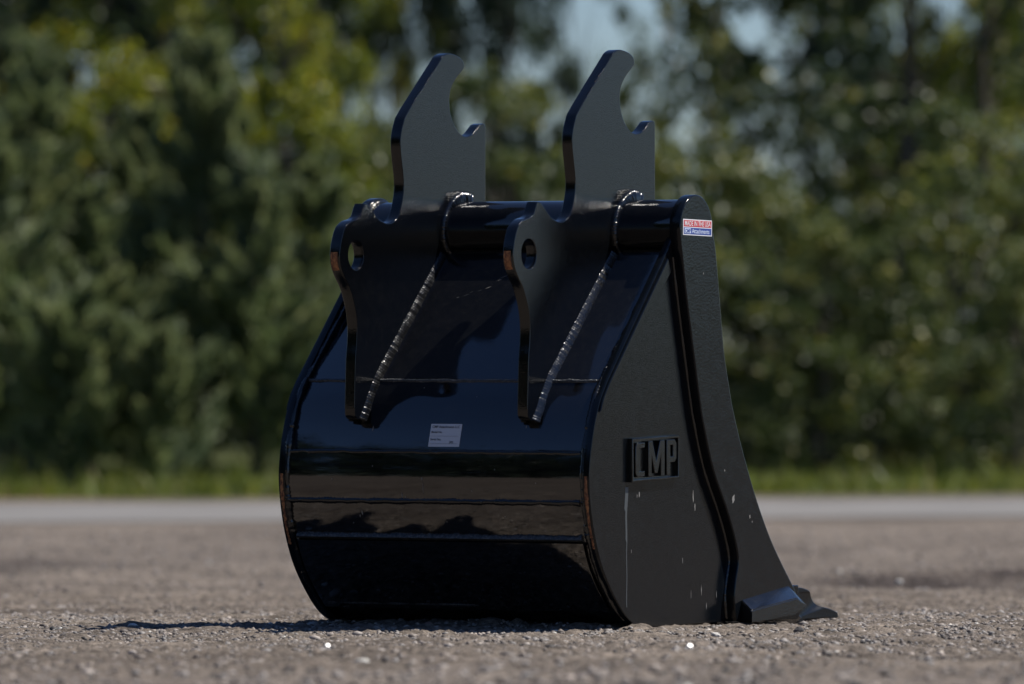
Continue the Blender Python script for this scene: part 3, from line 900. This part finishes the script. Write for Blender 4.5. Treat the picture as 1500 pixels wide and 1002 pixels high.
# small scuffs and dust spots on the shell
plates = sorted([o for o in bucket.children if o.name.startswith('shell_plate')], key=lambda o: -max(v.co.z for v in o.data.vertices))
r_s = np.random.default_rng(5)
def shell_mark(x, z, w, h, plate, proud):
    p, q = at_z(z + 0.004), at_z(z - 0.004)
    t = np.array([0, p[0] - q[0], p[1] - q[1]]); t /= np.linalg.norm(t)
    nrm = np.array([0, -t[2], t[1]])
    c0 = np.array([x, at_z(z)[0], z]) + nrm * (proud + 0.0004)
    V = []
    for k in range(9):
        a = 2 * math.pi * k / 9; g = r_s.uniform(0.5, 1.15)
        V.append(c0 + np.array([1, 0, 0]) * w * g * math.cos(a) + t * h * g * math.sin(a))
    me = pydata('scuff_mark', V, [tuple(range(9))])
    if me.polygons[0].normal.dot(Vector(nrm)) < 0: me.flip_normals()
    link('scuff_mark', me, M['scuff'], plate)
for x, z, w, h in [(-0.020, 0.235, 0.0006, 0.013), (-0.022, 0.252, 0.0010, 0.003), (-0.062, 0.224, 0.0012, 0.006), (-0.056, 0.221, 0.0010, 0.002), (0.075, 0.232, 0.0010, 0.002), (-0.20, 0.250, 0.0010, 0.002),
                   (0.20, 0.246, 0.0010, 0.0015), (0.12, 0.268, 0.0008, 0.0015), (-0.12, 0.272, 0.0008, 0.0012)]:
    shell_mark(x, z, w, h, plates[1], 0.0035)
for x, z, w, h in [(-0.145, 0.193, 0.0014, 0.006), (-0.150, 0.188, 0.0010, 0.003), (-0.165, 0.176, 0.0012, 0.0014), (0.135, 0.190, 0.0012, 0.0012), (0.02, 0.180, 0.0009, 0.0012)]:
    shell_mark(x, z, w, h, plates[2], 0.0030)
for x, z, w, h in [(-0.13, 0.335, 0.0012, 0.006), (0.17, 0.34, 0.0008, 0.003), (0.06, 0.39, 0.0008, 0.0012), (-0.05, 0.405, 0.0010, 0.001)]:
    shell_mark(x, z, w, h, plates[0], 0.0)

# ------------------------------------------------------------------ single stones
def stone(name, px, py, r, seed, m, label, flat=0.7):
    bm = bmesh.new()
    bmesh.ops.create_icosphere(bm, subdivisions=2, radius=r)
    r_ = np.random.default_rng(seed)
    ax = [Vector(r_.normal(0, 1, 3)).normalized() for _ in range(7)]
    for v in bm.verts:
        for a_ in ax:
            d = v.co.dot(a_)
            if d > r * 0.72: v.co -= a_ * (d - r * 0.72)
        v.co.z *= flat
    me = bpy.data.meshes.new(name); bm.to_mesh(me); bm.free()
    o = link(name, me, m)
    o.location = (px, py, float(ground_z(px, py)) + r * flat * 0.5)
    o.rotation_euler = (r_.uniform(-.3, .3), r_.uniform(-.3, .3), r_.uniform(0, 6))
    return tag(o, label, 'stone', 'single stones on the gravel')
stone_red = mottled('reddish_stone', (0.16, 0.09, 0.07), (0.28, 0.17, 0.13), 60)
stone_dark = mottled('dark_stone', (0.035, 0.034, 0.036), (0.08, 0.075, 0.075), 60)
stone_pale = mottled('pale_stone', (0.40, 0.38, 0.35), (0.6, 0.58, 0.55), 60)
stone('stone', -0.140, -0.085, 0.011, 1, stone_red, 'reddish stone lying against the bottom of the bucket back')
stone('stone', 0.476, -0.36, 0.011, 2, stone_dark, 'dark stone in front of the side shroud')
stone('stone', 0.335, -0.50, 0.009, 3, stone_pale, 'pale stone in front of the near side plate')
stone('stone', -0.648, 0.02, 0.010, 5, stone_pale, 'pale stone beside the thin shadow left of the bucket')
stone('stone', -0.30, 0.80, 0.014, 6, stone_pale, 'pale lump on gravel just behind the left edge of the bucket')

# two glinting quartz chips in the foreground
quartz = simple('clear_quartz', (0.5, 0.5, 0.5), 0.33)
def chip(px, py, r, label):
    z = float(ground_z(px, py)) + r * 0.9 + 0.008
    p = Vector((px, py, z))
    to_cam = (Vector(cam.location) - p).normalized()
    h = (to_cam + SUN).normalized()
    q = h.to_track_quat('Z', 'Y').to_matrix()
    pts = []
    for k in range(6):
        a = math.pi / 3 * k
        pts.append(q @ Vector((r * math.cos(a), r * 0.8 * math.sin(a), 0)))
        pts.append(q @ Vector((1.5 * r * math.cos(a + .3), 1.3 * r * math.sin(a + .3), -0.8 * r)))
    pts.append(q @ Vector((0, 0, -1.5 * r)))
    me = hull_mesh('quartz_pebble', pts)
    for pl in me.polygons: pl.use_smooth = False
    o = link('quartz_pebble', me, quartz)
    o.location = p
    return tag(o, label, 'pebble', 'glinting quartz pebbles')
chip(-0.275, -1.62, 0.0036, 'glinting quartz pebble in front of the left end of the bucket')
chip(0.267, -1.60, 0.0042, 'glinting quartz pebble in front of the near side plate')

# ------------------------------------------------------------------ vegetation
def leaves(centers, dirs, L, W, seed, up=0.4):
    """Kite-shaped leaves: centers (n,3), length axes (n,3)."""
    r = np.random.default_rng(seed)
    n = len(centers)
    d = dirs / (np.linalg.norm(dirs, axis=1)[:, None] + 1e-9)
    nr = r.normal(0, 1, (n, 3)); nr[:, 2] += up * 2
    s = np.cross(d, nr); s /= np.linalg.norm(s, axis=1)[:, None] + 1e-9
    Ls = (L * r.uniform(0.6, 1.3, n))[:, None]; Ws = (W * r.uniform(0.6, 1.3, n))[:, None]
    V = np.stack([centers - d * Ls * 0.5, centers + s * Ws * 0.5 - d * Ls * 0.05, centers + d * Ls * 0.5, centers - s * Ws * 0.5 - d * Ls * 0.05], 1)
    F = np.arange(n * 4).reshape(n, 4)
    return V.reshape(-1, 3), F

def leaf_mesh(name, V, F, tint):
    me = fast_mesh(name, V, F, 4)
    add_attr(me, 'tint', np.repeat(tint, 4))
    return me

def limb_mesh(name, segs, sides=6):
    V, F = [], []
    for path, r0, r1 in segs:
        P = np.array(path, float); n = len(P)
        T = np.gradient(P, axis=0); T /= np.linalg.norm(T, axis=1)[:, None] + 1e-9
        base = len(V)
        A = np.cross(T[0], (1, 0.2, 0.1)); A /= np.linalg.norm(A)
        for i in range(n):
            A = A - np.dot(A, T[i]) * T[i]; A /= np.linalg.norm(A); B = np.cross(T[i], A)
            r_ = r0 + (r1 - r0) * i / (n - 1)
            for k in range(sides):
                a = 2 * math.pi * k / sides
                V.append(P[i] + r_ * (math.cos(a) * A + math.sin(a) * B))
        for i in range(n - 1):
            for k in range(sides):
                k2 = (k + 1) % sides
                F.append((base + i * sides + k, base + i * sides + k2, base + (i + 1) * sides + k2, base + (i + 1) * sides + k))
    return pydata(name, V, F, 60)

def broad_tree(seed, H, R, z0, n_clump, per, L, trunk_r=0.0):
    """Tapered trunk, limbs to the clumps, leaves in clumps through the crown."""
    r = np.random.default_rng(seed)
    trunk = [(0, 0, -0.05)]
    x = y = 0
    for i in range(1, 9):
        x += r.normal(0, 0.03) * H / 4; y += r.normal(0, 0.03) * H / 4
        trunk.append((x, y, H * 0.9 * i / 8))
    T = np.array(trunk)
    segs = [(trunk, trunk_r or 0.0065 * H + 0.008, 0.006)]
    C, D, TI = [], [], []
    for c in range(n_clump):
        h = r.uniform(0, 1)
        zc = z0 + (H - z0) * h
        rr = R * (1 - abs(2 * h - 0.85) ** 2.2 * 0.75) * r.uniform(0.15, 1) ** 0.5
        a = r.uniform(0, 6.283)
        k = zc / (H * 0.9) * 8; ti = T[min(8, max(0, int(k)))]
        p = np.array([ti[0] + rr * math.cos(a), ti[1] + rr * math.sin(a), zc])
        st = T[min(7, max(1, int(k * 0.75)))]
        if c % 2 == 0:
            mid = (st + p) / 2 + np.array([0, 0, -0.06 * rr]) + r.normal(0, 0.03, 3)
            segs.append(([st, mid, p], 0.0018 * H + 0.003, 0.002))
        cr = r.uniform(0.11, 0.27) * (R / 1.0) ** 0.5
        m_ = int(per * r.uniform(0.5, 1.4))
        q = r.normal(0, 1, (m_, 3)); q /= np.linalg.norm(q, axis=1)[:, None]
        q *= (r.uniform(0, 1, m_) ** 0.45)[:, None] * cr
        q[:, 2] *= 0.7
        C.append(p + q)
        dd = q + r.normal(0, 0.12, (m_, 3)); dd[:, 2] -= 0.08
        D.append(dd)
        TI.append(np.clip(r.normal(r.uniform(0.15, 0.75), 0.2, m_), 0, 1))
    C = np.concatenate(C); D = np.concatenate(D); TI = np.concatenate(TI)
    ok = C[:, 2] > 0.03
    C, D, TI = C[ok], D[ok], TI[ok]
    V, F = leaves(C, D, L, L * 0.62, seed)
    return limb_mesh('trunk', segs), leaf_mesh('crown', V, F, TI)

def cedar(seed, H, R, n):
    """Young cedar: upswept feathery sprays round a straight stem."""
    r = np.random.default_rng(seed)
    segs = [([(0, 0, -0.05), (0.01, 0, H * 0.5), (0, 0.01, H * 0.95)], 0.012 * H + 0.008, 0.004)]
    C, D, TI = [], [], []
    nb = int(n / 150)
    for b in range(nb):
        h = r.uniform(0.0, 1) ** 0.9
        zb = H * (0.03 + 0.9 * h)
        a = r.uniform(0, 6.283)
        ln = (R * (1 - h) ** 0.75 + 0.07) * r.uniform(0.65, 1.2)
        rise = ln * r.uniform(0.5, 1.2)
        p0 = np.array([0, 0, zb]); p1 = p0 + np.array([ln * math.cos(a), ln * math.sin(a), rise])
        if b % 3 == 0: segs.append(([p0, (p0 + p1) / 2 - np.array([0, 0, rise * 0.12]), p1], 0.006, 0.002))
        m_ = 150
        t = r.uniform(0.15, 1.08, m_)[:, None]
        axis = p0 + (p1 - p0) * t - np.array([0, 0, 1]) * (0.12 * rise * np.sin(t * math.pi))
        w = 0.075 * (1.15 - t) * (0.5 + ln) + 0.016
        q = r.normal(0, 0.55, (m_, 3)) * w
        C.append(axis + q)
        dv = (p1 - p0) / np.linalg.norm(p1 - p0) + r.normal(0, 0.35, (m_, 3)) + np.array([0, 0, 0.35])
        D.append(dv)
        TI.append(np.clip(r.normal(r.uniform(0.3, 0.6), 0.16, m_) + 0.25 * (t[:, 0] - 0.5), 0, 1))
    C = np.concatenate(C); D = np.concatenate(D); TI = np.concatenate(TI)
    ok = C[:, 2] > 0.02
    C, D, TI = C[ok], D[ok], TI[ok]
    V, F = leaves(C, D, 0.075, 0.022, seed, 0.1)
    return limb_mesh('trunk', segs, 5), leaf_mesh('crown', V, F, TI)

KIND = {
    'broad_a': (broad_tree(101, 2.9, 1.00, 0.20, 78, 210, 0.054), 'leaf'),
    'broad_b': (broad_tree(102, 3.1, 1.00, 0.35, 66, 210, 0.056), 'leaf'),
    'broad_thin': (broad_tree(103, 3.2, 1.05, 0.50, 46, 200, 0.054, 0.05), 'leaf_olive'),
    'broad_thin2': (broad_tree(108, 3.3, 1.00, 0.65, 38, 200, 0.054), 'leaf_olive'),
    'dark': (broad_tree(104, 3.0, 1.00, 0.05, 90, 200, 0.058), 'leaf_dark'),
    'bush': (broad_tree(105, 1.7, 0.62, 0.05, 46, 200, 0.042), 'leaf_olive'),
    'bush_green': (broad_tree(106, 1.35, 0.60, 0.04, 42, 200, 0.040), 'leaf_olive'),
    'cedar_a': (cedar(201, 1.9, 0.40, 9500), 'cedar'),
    'cedar_b': (cedar(202, 1.35, 0.34, 7500), 'cedar'),
    'cedar_c': (cedar(203, 0.85, 0.28, 5000), 'cedar'),
}
for (t_, c_), m_ in KIND.values():
    t_.materials.append(M['bark']); c_.materials.append(M[m_])
F_PX = 11154.0
def X_at(px, D): return (px - 750) / F_PX * D
def plant(name, kind, px, D, s, rz, label, cat, group):
    (tm, cm), _ = KIND[kind]
    o = empty(name, (X_at(px, D), D - CAM_D, -0.09), rz)
    o.scale = s if isinstance(s, tuple) else (s, s, s)
    tag(o, label, cat, group)
    t_ = bpy.data.objects.new('trunk', tm); COL.objects.link(t_); t_.parent = o
    c_ = bpy.data.objects.new('crown', cm); COL.objects.link(c_); c_.parent = o
    return o

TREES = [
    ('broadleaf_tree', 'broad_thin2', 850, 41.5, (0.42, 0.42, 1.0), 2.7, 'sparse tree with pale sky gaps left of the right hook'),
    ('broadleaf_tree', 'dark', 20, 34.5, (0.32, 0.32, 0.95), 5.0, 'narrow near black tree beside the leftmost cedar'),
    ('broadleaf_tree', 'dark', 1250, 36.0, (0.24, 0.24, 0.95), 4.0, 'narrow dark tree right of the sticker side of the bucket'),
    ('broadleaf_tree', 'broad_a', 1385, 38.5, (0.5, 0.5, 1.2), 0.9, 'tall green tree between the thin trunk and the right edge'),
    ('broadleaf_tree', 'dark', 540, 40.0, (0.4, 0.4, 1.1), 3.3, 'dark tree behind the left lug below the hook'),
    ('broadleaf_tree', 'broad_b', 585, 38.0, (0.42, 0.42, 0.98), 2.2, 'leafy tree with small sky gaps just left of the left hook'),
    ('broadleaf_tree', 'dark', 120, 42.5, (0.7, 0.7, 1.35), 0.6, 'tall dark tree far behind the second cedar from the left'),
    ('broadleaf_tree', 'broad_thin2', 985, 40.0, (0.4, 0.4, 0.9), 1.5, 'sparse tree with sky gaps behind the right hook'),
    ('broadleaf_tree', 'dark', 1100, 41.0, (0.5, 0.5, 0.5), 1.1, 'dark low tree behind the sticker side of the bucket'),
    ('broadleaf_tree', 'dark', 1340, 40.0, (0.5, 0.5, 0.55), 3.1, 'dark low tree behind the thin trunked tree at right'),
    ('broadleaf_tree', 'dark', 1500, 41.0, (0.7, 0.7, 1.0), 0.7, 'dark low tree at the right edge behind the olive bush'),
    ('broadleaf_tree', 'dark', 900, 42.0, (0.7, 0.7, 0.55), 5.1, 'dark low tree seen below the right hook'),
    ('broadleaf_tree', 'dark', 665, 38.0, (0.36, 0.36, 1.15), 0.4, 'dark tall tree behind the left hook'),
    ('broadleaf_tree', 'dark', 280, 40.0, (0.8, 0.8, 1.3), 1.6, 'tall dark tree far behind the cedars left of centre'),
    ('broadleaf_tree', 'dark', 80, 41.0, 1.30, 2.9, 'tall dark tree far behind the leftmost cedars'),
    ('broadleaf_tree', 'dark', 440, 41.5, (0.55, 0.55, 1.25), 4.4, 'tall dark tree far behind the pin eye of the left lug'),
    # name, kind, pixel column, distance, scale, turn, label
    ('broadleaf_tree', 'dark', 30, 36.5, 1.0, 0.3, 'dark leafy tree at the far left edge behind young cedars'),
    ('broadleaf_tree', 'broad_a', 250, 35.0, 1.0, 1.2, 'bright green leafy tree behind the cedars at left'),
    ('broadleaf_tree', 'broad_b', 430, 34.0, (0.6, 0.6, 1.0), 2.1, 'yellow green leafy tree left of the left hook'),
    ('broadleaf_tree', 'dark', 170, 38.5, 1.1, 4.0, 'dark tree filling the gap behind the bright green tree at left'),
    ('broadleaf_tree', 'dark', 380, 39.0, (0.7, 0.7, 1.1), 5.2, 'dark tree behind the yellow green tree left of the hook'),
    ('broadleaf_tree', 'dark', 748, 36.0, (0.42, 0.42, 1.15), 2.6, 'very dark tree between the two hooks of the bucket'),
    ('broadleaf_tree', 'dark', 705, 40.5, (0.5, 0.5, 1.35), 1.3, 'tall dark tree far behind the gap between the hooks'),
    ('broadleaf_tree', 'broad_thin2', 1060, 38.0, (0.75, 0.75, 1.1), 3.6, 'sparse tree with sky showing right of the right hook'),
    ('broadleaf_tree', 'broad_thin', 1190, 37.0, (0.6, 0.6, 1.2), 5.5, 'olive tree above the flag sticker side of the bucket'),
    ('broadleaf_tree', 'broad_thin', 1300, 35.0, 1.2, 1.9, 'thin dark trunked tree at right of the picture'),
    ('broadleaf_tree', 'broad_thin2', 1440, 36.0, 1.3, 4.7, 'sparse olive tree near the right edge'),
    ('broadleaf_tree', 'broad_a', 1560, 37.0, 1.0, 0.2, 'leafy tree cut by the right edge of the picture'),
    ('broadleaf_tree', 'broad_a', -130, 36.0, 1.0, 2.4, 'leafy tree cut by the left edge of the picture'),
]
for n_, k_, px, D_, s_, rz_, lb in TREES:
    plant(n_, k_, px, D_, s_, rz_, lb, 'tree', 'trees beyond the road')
CEDARS = [
    ('cedar_a', 45, 32.5, 1.0, 0.1, 'tall dark young cedar at the far left'),
    ('cedar_b', 130, 31.5, 0.9, 1.0, 'short young cedar second from the left edge'),
    ('cedar_a', 215, 32.8, 0.85, 2.0, 'pointed young cedar below the bright leaves at left'),
    ('cedar_a', 300, 32.2, 1.0, 3.0, 'tall feathery cedar midway between left edge and bucket'),
    ('cedar_b', 375, 31.6, 1.0, 4.0, 'rounded young cedar left of the bucket'),
    ('cedar_c', 105, 30.3, 1.0, 5.0, 'small cedar seedling on the verge near the left edge'),
    ('cedar_c', 235, 30.2, 0.8, 0.6, 'small cedar seedling midway along the left verge'),
    ('cedar_b', 455, 32.0, 1.0, 1.7, 'young cedar partly hidden by the left edge of the bucket'),
    ('cedar_b', -20, 31.4, 1.1, 2.7, 'young cedar cut by the left edge of the picture'),
]
for k_, px, D_, s_, rz_, lb in CEDARS:
    plant('young_cedar', k_, px, D_ - 1.0, s_, rz_, lb, 'cedar', 'young cedars beyond the road at left')
BUSHES = [
    ('bush_green', 1130, 33.0, 0.85, 0.2, 'olive bush just right of the bucket side'),
    ('bush_green', 1200, 32.0, 0.75, 1.3, 'low green bush right of the bucket on the verge'),
    ('bush', 1420, 32.5, 0.95, 2.2, 'yellow olive bush near the right edge'),
    ('bush', 1330, 33.5, 0.7, 3.3, 'olive bush under the thin dark trunked tree'),
    ('bush_green', 1275, 33.0, 0.7, 4.1, 'low green bush in the shade at right'),
    ('bush_green', 1490, 31.5, 0.7, 5.3, 'low green bush at the right edge on the verge'),
    ('bush', 555, 33.0, 0.9, 0.9, 'olive bush behind the left lug of the bucket'),
    ('bush', 730, 33.5, 1.05, 1.9, 'bright bush behind the bucket between the hooks'),
    ('bush_green', 970, 33.0, 1.0, 2.9, 'green bush behind the right lug of the bucket'),
    ('bush_green', 1060, 34.5, 1.0, 0.4, 'green bush behind the sticker end of the bucket'),
]
for k_, px, D_, s_, rz_, lb in BUSHES:
    plant('bush', k_, px, D_ - 1.0, s_, rz_, lb, 'bush', 'bushes beyond the road')

# grass along the far verge
r = np.random.default_rng(88)
n = 26000
gx = r.uniform(-5, 5, n); gy = 15.25 + RS * np.clip(gx, -8, 8) + r.uniform(0, 1, n) ** 1.4 * 4.5
hh = 0.5 * (0.06 + 0.16 * vnoise(gx * 1.3, gy * 0.8, 61) ** 1.5 + 0.10 * (r.uniform(0, 1, n) > 0.93)) * r.uniform(0.6, 1.3, n)
base = np.stack([gx, gy, np.full(n, -0.088)], -1)
lean = r.normal(0, 0.35, (n, 2)) * hh[:, None]
tip = base + np.concatenate([lean, hh[:, None]], -1)
a = r.uniform(0, 3.1416, n); sd = np.stack([np.cos(a), np.sin(a), np.zeros(n)], -1) * 0.006
midp = (base * 0.45 + tip * 0.55); midp[:, :2] -= lean * 0.15
V = np.stack([base - sd, base + sd, midp + sd * 0.7, tip], 1).reshape(-1, 3)
gr = leaf_mesh('grass', V, np.arange(n * 4).reshape(n, 4), np.clip(r.normal(0.5, 0.22, n), 0, 1))
tag(link('grass', gr, M['grass']), 'strip of rough green grass along the far side of the road', 'grass', kind='stuff')

# the wood across the yard, left of and behind the camera: it stands in the bucket's reflections
r = np.random.default_rng(99)
C, D_, TI = [], [], []
for k in range(150):
    ang = math.radians(r.uniform(178, 252))
    dist = r.uniform(24, 30)
    base = np.array([dist * math.cos(ang), dist * math.sin(ang), 0])
    for j in range(9):
        c = base + np.array([r.normal(0, 1.3), r.normal(0, 1.3), r.uniform(0.4, 9.0)])
        q = r.normal(0, 0.55, (45, 3)); C.append(c + q); D_.append(q + r.normal(0, .3, (45, 3))); TI.append(np.clip(r.normal(.45, .2, 45), 0, 1))
V, F = leaves(np.concatenate(C), np.concatenate(D_), 0.42, 0.28, 5)
wd = leaf_mesh('woodland', V, F, np.concatenate(TI))
tag(link('woodland', wd, M['leaf_dark']), 'dark wood across the yard seen in the reflections', 'woodland', kind='stuff')

# low hedge across the field to the right: it stands in the side plate's reflection
r = np.random.default_rng(123)
C, D_, TI = [], [], []
for k in range(420):
    ang = math.radians(r.uniform(2, 48)); dist = 62 / max(0.55, math.cos(ang - math.radians(28))) * r.uniform(0.97, 1.05)
    c = np.array([dist * math.cos(ang), dist * math.sin(ang), r.uniform(-0.1, 1.0)])
    q = r.normal(0, 1, (40, 3)) * np.array([0.8, 0.8, 0.30]); C.append(c + q); D_.append(q + r.normal(0, .3, (40, 3))); TI.append(np.clip(r.normal(.45, .2, 40), 0, 1))
V, F = leaves(np.concatenate(C), np.concatenate(D_), 0.30, 0.20, 6)
hd = leaf_mesh('hedgerow', V, F, np.concatenate(TI))
tag(link('hedgerow', hd, M['leaf_dark']), 'low dark hedge across the field at right', 'hedge', kind='stuff')
